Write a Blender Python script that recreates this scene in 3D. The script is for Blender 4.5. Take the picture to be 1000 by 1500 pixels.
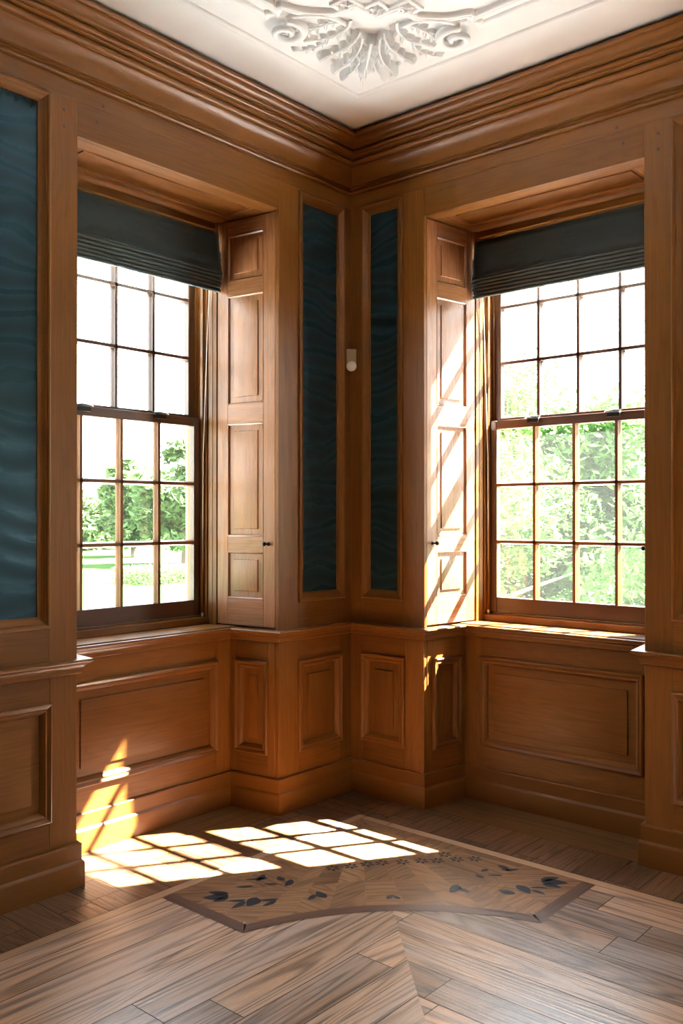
import bpy, bmesh, math, random
from mathutils import Vector, Matrix
PI = math.pi
random.seed(7)
for o in list(bpy.data.objects): bpy.data.objects.remove(o)
S = bpy.context.scene
COL = S.collection

# ------------------------------------------------------------------ camera, sky, sun, exposure
cd = bpy.data.cameras.new('camera'); cam = bpy.data.objects.new('camera', cd); COL.objects.link(cam)
cam.location = (3.3576, -3.9714, 1.5638)
cam.rotation_euler = (PI/2 + 0.0045, 0, 0.7120)
cd.sensor_fit = 'VERTICAL'; cd.sensor_height = 36.0; cd.sensor_width = 24.0
cd.lens = 1325.97/1500*36.0
cd.clip_end = 2000
S.camera = cam
S.view_settings.view_transform = 'Standard'; S.view_settings.look = 'None'
S.view_settings.gamma = 1.0; S.view_settings.use_curve_mapping = False
S.view_settings.exposure = 1.12
S.cycles.max_bounces = 16; S.cycles.diffuse_bounces = 8; S.cycles.glossy_bounces = 5
S.cycles.transparent_max_bounces = 24; S.cycles.transmission_bounces = 8
S.cycles.sample_clamp_indirect = 8.0
S.cycles.caustics_reflective = False; S.cycles.caustics_refractive = False
S.cycles.use_denoising = True

SKY = 8.0
SUN = 150.0
w = bpy.data.worlds.new('sky'); S.world = w; w.use_nodes = True
nt = w.node_tree; nt.nodes.clear()
wo = nt.nodes.new('ShaderNodeOutputWorld'); bg = nt.nodes.new('ShaderNodeBackground')
tc = nt.nodes.new('ShaderNodeTexCoord'); sp = nt.nodes.new('ShaderNodeSeparateXYZ'); rp = nt.nodes.new('ShaderNodeValToRGB')
rp.color_ramp.elements[0].position = 0.0; rp.color_ramp.elements[0].color = (1.0, 0.985, 0.95, 1)
rp.color_ramp.elements[1].position = 0.8; rp.color_ramp.elements[1].color = (0.62, 0.80, 1.0, 1)
nt.links.new(tc.outputs['Generated'], sp.inputs[0]); nt.links.new(sp.outputs['Z'], rp.inputs[0])
nt.links.new(rp.outputs[0], bg.inputs['Color']); bg.inputs['Strength'].default_value = SKY
nt.links.new(bg.outputs[0], wo.inputs[0])

TOSUN = Vector((0.492, 0.775, 1.0)).normalized()
sd = bpy.data.lights.new('sun', 'SUN'); sun = bpy.data.objects.new('sun', sd); COL.objects.link(sun)
sd.energy = SUN; sd.angle = math.radians(0.6); sd.color = (1.0, 0.955, 0.90)
sun.rotation_euler = TOSUN.to_track_quat('Z', 'Y').to_euler()
sun.location = (12, 18, 25)

def portal(name, loc, aim, sx, sy):
    d = bpy.data.lights.new(name, 'AREA'); d.shape = 'RECTANGLE'; d.size = sx; d.size_y = sy
    d.cycles.is_portal = True
    o = bpy.data.objects.new(name, d); COL.objects.link(o)
    o.location = loc; o.rotation_euler = Vector(aim).to_track_quat('-Z', 'Z').to_euler()
    return o

# ------------------------------------------------------------------ sizes (metres)
H = 3.69                      # ceiling
ZB, ZC0, ZC1 = 0.182, 0.895, 0.962   # plinth top, dado cap
ZH = 3.18                     # window head
D = 0.320                     # depth of the window recess below the sill
VG = 0.55                     # depth of the sash
SPL = 0.15                    # splay of the window reveals
SIDE = {'L': dict(a=0.585, b=1.797, T=lambda u, v, z: (v, -u, z)),
        'R': dict(a=0.515, b=1.730, T=lambda u, v, z: (u, -v, z))}
RX, RY = 6.4, -6.8            # far extents of the room

portal('daylight_portal', (-0.70, -1.19, 2.05), (1, 0, 0), 1.25, 2.4)
portal('daylight_portal', (1.12, 0.70, 2.05), (0, -1, 0), 1.25, 2.4)

# ------------------------------------------------------------------ materials
def newmat(name):
    m = bpy.data.materials.new(name); m.use_nodes = True
    n = m.node_tree; b = n.nodes['Principled BSDF']
    return m, n, b
def N(n, t, **kw):
    x = n.nodes.new(t)
    for k, v in kw.items(): setattr(x, k, v)
    return x
def math_node(n, op, a, b=None):
    x = N(n, 'ShaderNodeMath', operation=op)
    for i, q in enumerate((a, b)):
        if q is None: continue
        if isinstance(q, (int, float)): x.inputs[i].default_value = q
        else: n.links.new(q, x.inputs[i])
    return x.outputs[0]

def oak(name, light, dark, rough=0.36, ray=1.0, coarse=0.55, tonevar=0.25, bump=0.12, wide=7.0, spec=0.5, greyed=None, along=1.1, freq=62.0):
    """oak: long straight pores + cathedral figure in the UV's grain direction, per-board tone"""
    m, n, b = newmat(name)
    uv = N(n, 'ShaderNodeUVMap'); uv.uv_map = 'grain'
    mp = N(n, 'ShaderNodeMapping'); mp.inputs['Scale'].default_value = (2.2, 90.0, 1); n.links.new(uv.outputs[0], mp.inputs[0])
    fine = N(n, 'ShaderNodeTexNoise'); fine.inputs['Scale'].default_value = 1.0; fine.inputs['Detail'].default_value = 5; fine.inputs['Roughness'].default_value = .65
    n.links.new(mp.outputs[0], fine.inputs['Vector'])
    mp2 = N(n, 'ShaderNodeMapping'); mp2.inputs['Scale'].default_value = (along, wide, 1); n.links.new(uv.outputs[0], mp2.inputs[0])
    fig = N(n, 'ShaderNodeTexNoise'); fig.inputs['Scale'].default_value = 1.0; fig.inputs['Detail'].default_value = 1.5; fig.inputs['Distortion'].default_value = .4
    n.links.new(mp2.outputs[0], fig.inputs['Vector'])
    rings = math_node(n, 'SINE', math_node(n, 'MULTIPLY', fig.outputs['Fac'], freq))
    rings = math_node(n, 'MULTIPLY_ADD', rings, .5); rings.node.inputs[2].default_value = .5
    rings = math_node(n, 'POWER', rings, 2.2)
    mp3 = N(n, 'ShaderNodeMapping'); mp3.inputs['Scale'].default_value = (1.3, 3.0, 1); n.links.new(uv.outputs[0], mp3.inputs[0])
    cloud = N(n, 'ShaderNodeTexNoise'); cloud.inputs['Scale'].default_value = 1.0; cloud.inputs['Detail'].default_value = 3; n.links.new(mp3.outputs[0], cloud.inputs['Vector'])
    fr = N(n, 'ShaderNodeMapRange'); fr.inputs[1].default_value = .35; fr.inputs[2].default_value = .68; n.links.new(fine.outputs['Fac'], fr.inputs[0])
    f1 = math_node(n, 'MULTIPLY', fr.outputs[0], coarse)
    f2 = math_node(n, 'MULTIPLY', rings, .42*ray)
    f3 = math_node(n, 'MULTIPLY', cloud.outputs['Fac'], .35)
    tot = math_node(n, 'ADD', math_node(n, 'ADD', f1, f2), f3)
    tot = math_node(n, 'SUBTRACT', tot, .22); tot.node.use_clamp = True
    mix = N(n, 'ShaderNodeMix', data_type='RGBA'); mix.inputs[6].default_value = (*light, 1); mix.inputs[7].default_value = (*dark, 1)
    n.links.new(tot, mix.inputs[0])
    at = N(n, 'ShaderNodeAttribute', attribute_name='tone')
    tv = N(n, 'ShaderNodeMapRange'); tv.inputs[3].default_value = 1 - tonevar; tv.inputs[4].default_value = 1 + tonevar; n.links.new(at.outputs['Fac'], tv.inputs[0])
    hs = N(n, 'ShaderNodeHueSaturation'); n.links.new(mix.outputs[2], hs.inputs['Color']); n.links.new(tv.outputs[0], hs.inputs['Value'])
    col = hs.outputs[0]
    if greyed:
        gm = N(n, 'ShaderNodeMix', data_type='RGBA'); gm.inputs[7].default_value = (*greyed, 1); n.links.new(col, gm.inputs[6])
        gr = N(n, 'ShaderNodeMapRange'); gr.inputs[1].default_value = .38; gr.inputs[2].default_value = .75; gr.inputs[4].default_value = .6
        gn = N(n, 'ShaderNodeTexNoise'); gn.inputs['Scale'].default_value = 1.0; gn.inputs['Detail'].default_value = 2
        mp4 = N(n, 'ShaderNodeMapping'); mp4.inputs['Scale'].default_value = (1.0, 5.0, 1); mp4.inputs['Location'].default_value = (3, 9, 0)
        n.links.new(uv.outputs[0], mp4.inputs[0]); n.links.new(mp4.outputs[0], gn.inputs['Vector']); n.links.new(gn.outputs['Fac'], gr.inputs[0])
        n.links.new(math_node(n, 'MULTIPLY', gr.outputs[0], math_node(n, 'SUBTRACT', 1.0, f2)), gm.inputs[0]); col = gm.outputs[2]
    n.links.new(col, b.inputs['Base Color'])
    rr = N(n, 'ShaderNodeMapRange'); rr.inputs[3].default_value = rough - .06; rr.inputs[4].default_value = rough + .10; n.links.new(fr.outputs[0], rr.inputs[0])
    n.links.new(rr.outputs[0], b.inputs['Roughness'])
    b.inputs['Specular IOR Level'].default_value = spec
    bp = N(n, 'ShaderNodeBump'); bp.inputs['Strength'].default_value = bump; bp.inputs['Distance'].default_value = .002; bp.invert = True
    n.links.new(tot, bp.inputs['Height']); n.links.new(bp.outputs[0], b.inputs['Normal'])
    return m

M = {}
M['oak'] = oak('panelling_oak', (.168, .064, .0115), (.066, .020, .0032), rough=.36, spec=.27, ray=.38, coarse=.42, tonevar=.16, bump=.07)
M['oak_mould'] = oak('moulding_oak', (.155, .057, .0092), (.082, .026, .004), rough=.34, spec=.32, ray=.15, coarse=.22, tonevar=.10, bump=.03)
M['oak_shutter'] = oak('shutter_oak', (.245, .105, .042), (.120, .045, .016), rough=.26, ray=.5, coarse=.42, tonevar=.12, bump=.07)
M['oak_dark'] = oak('stained_window_oak', (.070, .028, .012), (.030, .012, .006), rough=.34, ray=.4)
M['floor'] = oak('floor_oak', (.46, .275, .165), (.032, .015, .008), rough=.30, ray=1.15, coarse=.62, tonevar=.55, bump=.22, wide=6.0, along=.45, freq=105.0, greyed=(.43, .34, .30))
M['floor_dark'] = oak('floor_dark_oak', (.15, .075, .036), (.028, .012, .006), rough=.32, ray=1.2, coarse=.5, tonevar=.4, bump=.25, wide=6.5, along=.5, freq=120.0)
M['floor_edge'] = oak('floor_border_oak', (.46, .29, .17), (.24, .13, .065), rough=.34, ray=.5, tonevar=.08)
M['floor_recess'] = oak('window_bay_floor_oak', (.16, .080, .026), (.07, .030, .009), rough=.38, ray=.7, tonevar=.12)
M['inlay_ground'] = oak('marquetry_oak', (.29, .150, .072), (.080, .036, .014), rough=.33, ray=1.1, tonevar=.28)
M['inlay_band'] = oak('marquetry_walnut', (.115, .058, .036), (.05, .025, .015), rough=.33, ray=.6, tonevar=.15)

def plain(name, col, rough=.5, metal=0.0, spec=.5, noise=None):
    m, n, b = newmat(name)
    b.inputs['Base Color'].default_value = (*col, 1); b.inputs['Roughness'].default_value = rough
    b.inputs['Metallic'].default_value = metal; b.inputs['Specular IOR Level'].default_value = spec
    if noise:
        tcn = N(n, 'ShaderNodeTexCoord'); nz = N(n, 'ShaderNodeTexNoise'); nz.inputs['Scale'].default_value = noise; nz.inputs['Detail'].default_value = 4
        n.links.new(tcn.outputs['Object'], nz.inputs['Vector'])
        mr = N(n, 'ShaderNodeMapRange'); mr.inputs[3].default_value = .86; mr.inputs[4].default_value = 1.1; n.links.new(nz.outputs['Fac'], mr.inputs[0])
        h = N(n, 'ShaderNodeHueSaturation'); h.inputs['Color'].default_value = (*col, 1); n.links.new(mr.outputs[0], h.inputs['Value']); n.links.new(h.outputs[0], b.inputs['Base Color'])
        bp = N(n, 'ShaderNodeBump'); bp.inputs['Strength'].default_value = .06; bp.inputs['Distance'].default_value = .004; n.links.new(nz.outputs['Fac'], bp.inputs['Height']); n.links.new(bp.outputs[0], b.inputs['Normal'])
    return m
M['plaster'] = plain('ceiling_plaster', (.79, .82, .83), .75, noise=3.0)
M['stone'] = plain('pale_stone', (.62, .58, .50), .8, noise=5.0)
M['iron'] = plain('black_iron', (.012, .011, .010), .35, .6)
M['bright_metal'] = plain('polished_catch', (.75, .74, .70), .22, 1.0)
M['cord'] = plain('white_cord', (.82, .82, .80), .6)
M['lining'] = plain('white_lining', (.78, .77, .74), .7)
M['sensor_white'] = plain('white_plastic', (.74, .73, .68), .4)
M['sensor_box'] = plain('beige_plastic', (.30, .22, .12), .5)
M['ink'] = plain('ebonised_inlay', (.010, .011, .014), .5, spec=.3, noise=40)
M['gap'] = plain('dark_joint', (.03, .016, .008), .8)
M['lawn'] = plain('mown_lawn', (.034, .066, .018), .95, spec=0.0, noise=.15)
M['bark'] = plain('tree_bark', (.12, .085, .055), .9, noise=4)

def silk():
    m, n, b = newmat('watered_silk')
    tcn = N(n, 'ShaderNodeTexCoord')
    uv = N(n, 'ShaderNodeUVMap'); uv.uv_map = 'grain'
    mp = N(n, 'ShaderNodeMapping'); mp.inputs['Scale'].default_value = (1, 1, 1); n.links.new(uv.outputs[0], mp.inputs[0])
    wv = N(n, 'ShaderNodeTexWave', wave_type='BANDS', bands_direction='Y', wave_profile='SIN')
    wv.inputs['Scale'].default_value = 2.6; wv.inputs['Distortion'].default_value = 6.5; wv.inputs['Detail'].default_value = 1.2; wv.inputs['Detail Scale'].default_value = 1.1
    n.links.new(mp.outputs[0], wv.inputs['Vector'])
    mp2 = N(n, 'ShaderNodeMapping'); mp2.inputs['Scale'].default_value = (30, 260, 1); n.links.new(uv.outputs[0], mp2.inputs[0])
    nz = N(n, 'ShaderNodeTexNoise'); nz.inputs['Scale'].default_value = 1; nz.inputs['Detail'].default_value = 2; n.links.new(mp2.outputs[0], nz.inputs['Vector'])
    f = math_node(n, 'MULTIPLY_ADD', wv.outputs['Fac'], .75); n.links.new(math_node(n, 'MULTIPLY', nz.outputs['Fac'], .3), f.node.inputs[2])
    mix = N(n, 'ShaderNodeMix', data_type='RGBA'); mix.inputs[6].default_value = (.007, .012, .014, 1); mix.inputs[7].default_value = (.016, .043, .062, 1)
    n.links.new(f, mix.inputs[0]); n.links.new(mix.outputs[2], b.inputs['Base Color'])
    rgh = N(n, 'ShaderNodeMapRange'); rgh.inputs[3].default_value = .42; rgh.inputs[4].default_value = .24; n.links.new(f, rgh.inputs[0]); n.links.new(rgh.outputs[0], b.inputs['Roughness'])
    b.inputs['Specular IOR Level'].default_value = .38; b.inputs['Specular Tint'].default_value = (.34, .70, 1, 1)
    
    bp = N(n, 'ShaderNodeBump'); bp.inputs['Strength'].default_value = .08; bp.inputs['Distance'].default_value = .002
    n.links.new(f, bp.inputs['Height']); n.links.new(bp.outputs[0], b.inputs['Normal'])
    return m
M['silk'] = silk()

def blindcloth():
    m, n, b = newmat('teal_blind_cloth')
    tcn = N(n, 'ShaderNodeTexCoord'); nz = N(n, 'ShaderNodeTexNoise'); nz.inputs['Scale'].default_value = 6; nz.inputs['Detail'].default_value = 4
    mp = N(n, 'ShaderNodeMapping'); mp.inputs['Scale'].default_value = (1, 1, 3); n.links.new(tcn.outputs['Object'], mp.inputs[0]); n.links.new(mp.outputs[0], nz.inputs['Vector'])
    mix = N(n, 'ShaderNodeMix', data_type='RGBA'); mix.inputs[6].default_value = (.010, .017, .021, 1); mix.inputs[7].default_value = (.018, .034, .042, 1)
    n.links.new(nz.outputs['Fac'], mix.inputs[0]); n.links.new(mix.outputs[2], b.inputs['Base Color'])
    b.inputs['Roughness'].default_value = .5; b.inputs['Sheen Weight'].default_value = .3; b.inputs['Sheen Tint'].default_value = (.5, .8, .9, 1)
    bp = N(n, 'ShaderNodeBump'); bp.inputs['Strength'].default_value = .3; bp.inputs['Distance'].default_value = .01; n.links.new(nz.outputs['Fac'], bp.inputs['Height']); n.links.new(bp.outputs[0], b.inputs['Normal'])
    return m
M['blind'] = blindcloth()

def glassmat():
    m = bpy.data.materials.new('window_glass'); m.use_nodes = True; n = m.node_tree; n.nodes.clear()
    o = N(n, 'ShaderNodeOutputMaterial'); t = N(n, 'ShaderNodeBsdfTransparent'); g = N(n, 'ShaderNodeBsdfGlossy'); mx = N(n, 'ShaderNodeMixShader')
    t.inputs[0].default_value = (.96, .975, .96, 1); g.inputs['Roughness'].default_value = .02
    fr = N(n, 'ShaderNodeFresnel'); ge = N(n, 'ShaderNodeNewGeometry')
    io = N(n, 'ShaderNodeMapRange'); io.inputs[3].default_value = 1.45; io.inputs[4].default_value = 1/1.45   # same index from both faces of the pane
    n.links.new(ge.outputs['Backfacing'], io.inputs[0]); n.links.new(io.outputs[0], fr.inputs[0])
    du = N(n, 'ShaderNodeBsdfTranslucent'); du.inputs[0].default_value = (1, 1, 1, 1); m0 = N(n, 'ShaderNodeMixShader'); m0.inputs[0].default_value = .003   # white flare over the view, put into the glass as a faint veil
    n.links.new(t.outputs[0], m0.inputs[1]); n.links.new(du.outputs[0], m0.inputs[2])
    n.links.new(fr.outputs[0], mx.inputs[0]); n.links.new(m0.outputs[0], mx.inputs[1]); n.links.new(g.outputs[0], mx.inputs[2]); n.links.new(mx.outputs[0], o.inputs[0])
    return m
M['glass'] = glassmat()

def leafmat(name, c0, c1):
    m = bpy.data.materials.new(name); m.use_nodes = True; n = m.node_tree; n.nodes.clear()
    o = N(n, 'ShaderNodeOutputMaterial'); d = N(n, 'ShaderNodeBsdfDiffuse'); t = N(n, 'ShaderNodeBsdfTranslucent'); mx = N(n, 'ShaderNodeMixShader'); mx.inputs[0].default_value = .45
    at = N(n, 'ShaderNodeAttribute', attribute_name='tone')
    mix = N(n, 'ShaderNodeMix', data_type='RGBA'); mix.inputs[6].default_value = (*c0, 1); mix.inputs[7].default_value = (*c1, 1); n.links.new(at.outputs['Fac'], mix.inputs[0])
    n.links.new(mix.outputs[2], d.inputs[0]); n.links.new(mix.outputs[2], t.inputs[0])
    n.links.new(d.outputs[0], mx.inputs[1]); n.links.new(t.outputs[0], mx.inputs[2]); n.links.new(mx.outputs[0], o.inputs[0])
    return m
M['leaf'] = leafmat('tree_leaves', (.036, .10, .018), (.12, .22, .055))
M['leaf_far_hazy'] = leafmat('hazy_distant_leaves', (.085, .145, .05), (.17, .235, .10))  # paler greens: the haze of distance is mixed into the leaf colour

# ------------------------------------------------------------------ mesh builder
class MB:
    def __init__(self, T=None):
        self.V = []; self.F = []; self.T = T or (lambda a, b, c: (a, b, c))
    def v(self, a, b, c): self.V.append(self.T(a, b, c)); return len(self.V) - 1
    def f(self, idx, uv, tone=.5): self.F.append((idx, uv, tone))
    def quad(self, pts, uv=None, tone=.5):
        self.f([self.v(*p) for p in pts], uv or [(0, 0), (1, 0), (1, 1), (0, 1)][:len(pts)], tone)
    def box(self, a0, a1, b0, b1, c0, c1, grain=2, tone=None, only=None):
        """box in the local axes, grain = the axis the wood runs along"""
        lo = (min(a0, a1), min(b0, b1), min(c0, c1)); hi = (max(a0, a1), max(b0, b1), max(c0, c1))
        t = random.random() if tone is None else tone
        off = (random.uniform(0, 40), random.uniform(0, 40))
        P = [(x, y, z) for x in (lo[0], hi[0]) for y in (lo[1], hi[1]) for z in (lo[2], hi[2])]
        I = [self.v(*p) for p in P]
        for ax, q in ((0, (0, 1, 3, 2)), (0, (4, 6, 7, 5)), (1, (0, 4, 5, 1)), (1, (2, 3, 7, 6)), (2, (0, 2, 6, 4)), (2, (1, 5, 7, 3))):
            oth = [i for i in range(3) if i != ax]
            if grain in oth: g = grain; c = [i for i in oth if i != grain][0]
            else: g, c = oth
            self.f([I[k] for k in q], [(P[k][g] + off[0], P[k][c] + off[1]) for k in q], t)
    def ring(self, F, a0, a1, b0, b1, prof, tone=None):
        """mitred moulding round a rectangle; prof = (inset, height); F maps (a, b, h) to local axes"""
        t = random.random() if tone is None else tone
        off = [(random.uniform(0, 40), random.uniform(0, 40)) for _ in range(4)]
        C = []; L = [0]
        for i, (o, h) in enumerate(prof):
            C.append([self.v(*F(x, y, h)) for x, y in ((a0+o, b0+o), (a1-o, b0+o), (a1-o, b1-o), (a0+o, b1-o))])
            if i: L.append(L[-1] + math.hypot(o - prof[i-1][0], h - prof[i-1][1]))
        for i in range(len(prof)-1):
            o0, o1 = prof[i][0], prof[i+1][0]
            for k in range(4):
                n = (a1-a0) if k % 2 == 0 else (b1-b0); j = (k+1) % 4
                self.f([C[i][k], C[i][j], C[i+1][j], C[i+1][k]],
                       [(off[k][0]+o0, off[k][1]+L[i]), (off[k][0]+n-o0, off[k][1]+L[i]), (off[k][0]+n-o1, off[k][1]+L[i+1]), (off[k][0]+o1, off[k][1]+L[i+1])], t)
    def field(self, F, a0, a1, b0, b1, prof, grain='b', tone=None):
        """raised panel: profile round the edge, then a flat middle"""
        t = random.random() if tone is None else tone
        ox, oy = random.uniform(0, 40), random.uniform(0, 40)
        uvf = (lambda x, y: (y+ox, x+oy)) if grain == 'b' else (lambda x, y: (x+ox, y+oy))
        C = []
        for o, h in prof:
            C.append([(self.v(*F(x, y, h)), uvf(x, y)) for x, y in ((a0+o, b0+o), (a1-o, b0+o), (a1-o, b1-o), (a0+o, b1-o))])
        for i in range(len(prof)-1):
            for k in range(4):
                j = (k+1) % 4; q = [C[i][k], C[i][j], C[i+1][j], C[i+1][k]]
                self.f([x[0] for x in q], [x[1] for x in q], t)
        self.f([x[0] for x in C[-1]], [x[1] for x in C[-1]], t)
    def sweep(self, path, prof, sign=1, tone=None, closed=False):
        """mitred moulding along a plan polyline; prof = (offset into the room, z)"""
        t = .5 if tone is None else tone
        n = len(path); P = [Vector(p) for p in path]
        nrm = []
        for i in range(n if closed else n-1):
            d = (P[(i+1) % n]-P[i]).normalized(); nrm.append(Vector((-d.y, d.x))*sign)
        L = [0]
        for i in range(len(prof)-1): L.append(L[-1]+math.hypot(prof[i+1][0]-prof[i][0], prof[i+1][1]-prof[i][1]))
        s = 0
        def mit(i):
            if closed: n1, n2 = nrm[i-1], nrm[i % n]
            else:
                n1 = nrm[max(i-1, 0)]; n2 = nrm[min(i, n-2)]
            return (n1+n2)/(1+n1.dot(n2))
        for i in range(n if closed else n-1):
            p, q = P[i], P[(i+1) % n]; m0, m1 = mit(i), mit((i+1) % n if closed else i+1); ln = (q-p).length
            A = [self.v(p.x+m0.x*o, p.y+m0.y*o, z) for o, z in prof]; B = [self.v(q.x+m1.x*o, q.y+m1.y*o, z) for o, z in prof]
            oy = random.uniform(0, 40); tt = t + random.uniform(-.15, .15)
            for k in range(len(prof)-1):
                self.f([A[k], B[k], B[k+1], A[k+1]], [(s, oy+L[k]), (s+ln, oy+L[k]), (s+ln, oy+L[k+1]), (s, oy+L[k+1])], tt)
            if not closed and i in (0, n-2):
                if i == 0: self.f(A[:], [(oy+o, z) for o, z in prof], tt)
                if i == n-2: self.f(B[:], [(oy+o, z) for o, z in prof], tt)
            s += ln + random.uniform(3, 9)
    def tube(self, pts, rad, seg=8, tone=.5, cap=True):
        P = [Vector(p) for p in pts]; n = len(P)
        R = rad if isinstance(rad, (list, tuple)) else [rad]*n
        prev = None; rings = []; s = 0
        for i in range(n):
            d = (P[min(i+1, n-1)]-P[max(i-1, 0)]).normalized()
            if prev is None: prev = d.orthogonal().normalized()
            else:
                prev = prev - d*prev.dot(d); prev = prev.normalized() if prev.length > 1e-6 else d.orthogonal().normalized()
            b = d.cross(prev)
            rings.append([self.v(*(P[i]+(prev*math.cos(2*PI*k/seg)+b*math.sin(2*PI*k/seg))*R[i])) for k in range(seg)])
        for i in range(n-1):
            l = (P[i+1]-P[i]).length
            for k in range(seg):
                j = (k+1) % seg
                self.f([rings[i][k], rings[i][j], rings[i+1][j], rings[i+1][k]], [(s, k*.01), (s, k*.01+.01), (s+l, k*.01+.01), (s+l, k*.01)], tone)
            s += l
        if cap:
            self.f(rings[0][::-1], [(0, 0)]*seg, tone); self.f(rings[-1], [(0, 0)]*seg, tone)
    def lathe(self, F, prof, seg=20, tone=.5):
        """surface of revolution: prof = (radius, height) along F's h"""
        rings = []
        for r, h in prof:
            rings.append([self.v(*F(r*math.cos(2*PI*k/seg), r*math.sin(2*PI*k/seg), h)) for k in range(seg)])
        for i in range(len(prof)-1):
            for k in range(seg):
                j = (k+1) % seg
                self.f([rings[i][k], rings[i][j], rings[i+1][j], rings[i+1][k]], [(0, 0)]*4, tone)
        self.f(rings[-1], [(0, 0)]*seg, tone); self.f(rings[0][::-1], [(0, 0)]*seg, tone)
    def build(self, name, mat, parent=None, bevel=0, smooth=35, recalc=True, weld=False, solid=0):
        me = bpy.data.meshes.new(name)
        me.from_pydata(self.V, [], [x[0] for x in self.F])
        ul = me.uv_layers.new(name='grain'); fl = []
        for idx, uv, t in self.F:
            for k in range(len(idx)): fl += [float(uv[k][0]), float(uv[k][1])]
        ul.data.foreach_set('uv', fl)
        at = me.attributes.new('tone', 'FLOAT', 'FACE'); at.data.foreach_set('value', [x[2] for x in self.F])
        me.materials.append(mat)
        if recalc or weld:
            bm = bmesh.new(); bm.from_mesh(me)
            if weld: bmesh.ops.remove_doubles(bm, verts=bm.verts, dist=1e-5)
            if recalc: bmesh.ops.recalc_face_normals(bm, faces=bm.faces)
            bm.to_mesh(me); bm.free()
        if smooth:
            me.polygons.foreach_set('use_smooth', [True]*len(me.polygons)); me.set_sharp_from_angle(angle=math.radians(smooth))
        me.update()
        o = bpy.data.objects.new(name, me); COL.objects.link(o)
        if parent:
            o.parent = parent; o.matrix_parent_inverse = Matrix.Translation(-parent.location)
        if bevel:
            md = o.modifiers.new('edges', 'BEVEL'); md.width = bevel; md.segments = 1; md.limit_method = 'ANGLE'; md.angle_limit = math.radians(50)
        if solid:
            md = o.modifiers.new('thickness', 'SOLIDIFY'); md.thickness = solid; md.offset = 0
        return o

def thing(name, label, cat, loc=(0, 0, 0), group=None, kind=None):
    o = bpy.data.objects.new(name, None); COL.objects.link(o); o.location = loc; o.empty_display_size = .1
    return tag(o, label, cat, group, kind)
def tag(o, label=None, cat=None, group=None, kind=None):
    if label: o['label'] = label
    if cat: o['category'] = cat
    if group: o['group'] = group
    if kind: o['kind'] = kind
    return o
def arc(cx, cz, r, a0, a1, n=6):
    return [(cx+r*math.cos(math.radians(a0+(a1-a0)*i/n)), cz+r*math.sin(math.radians(a0+(a1-a0)*i/n))) for i in range(n+1)]

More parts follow.
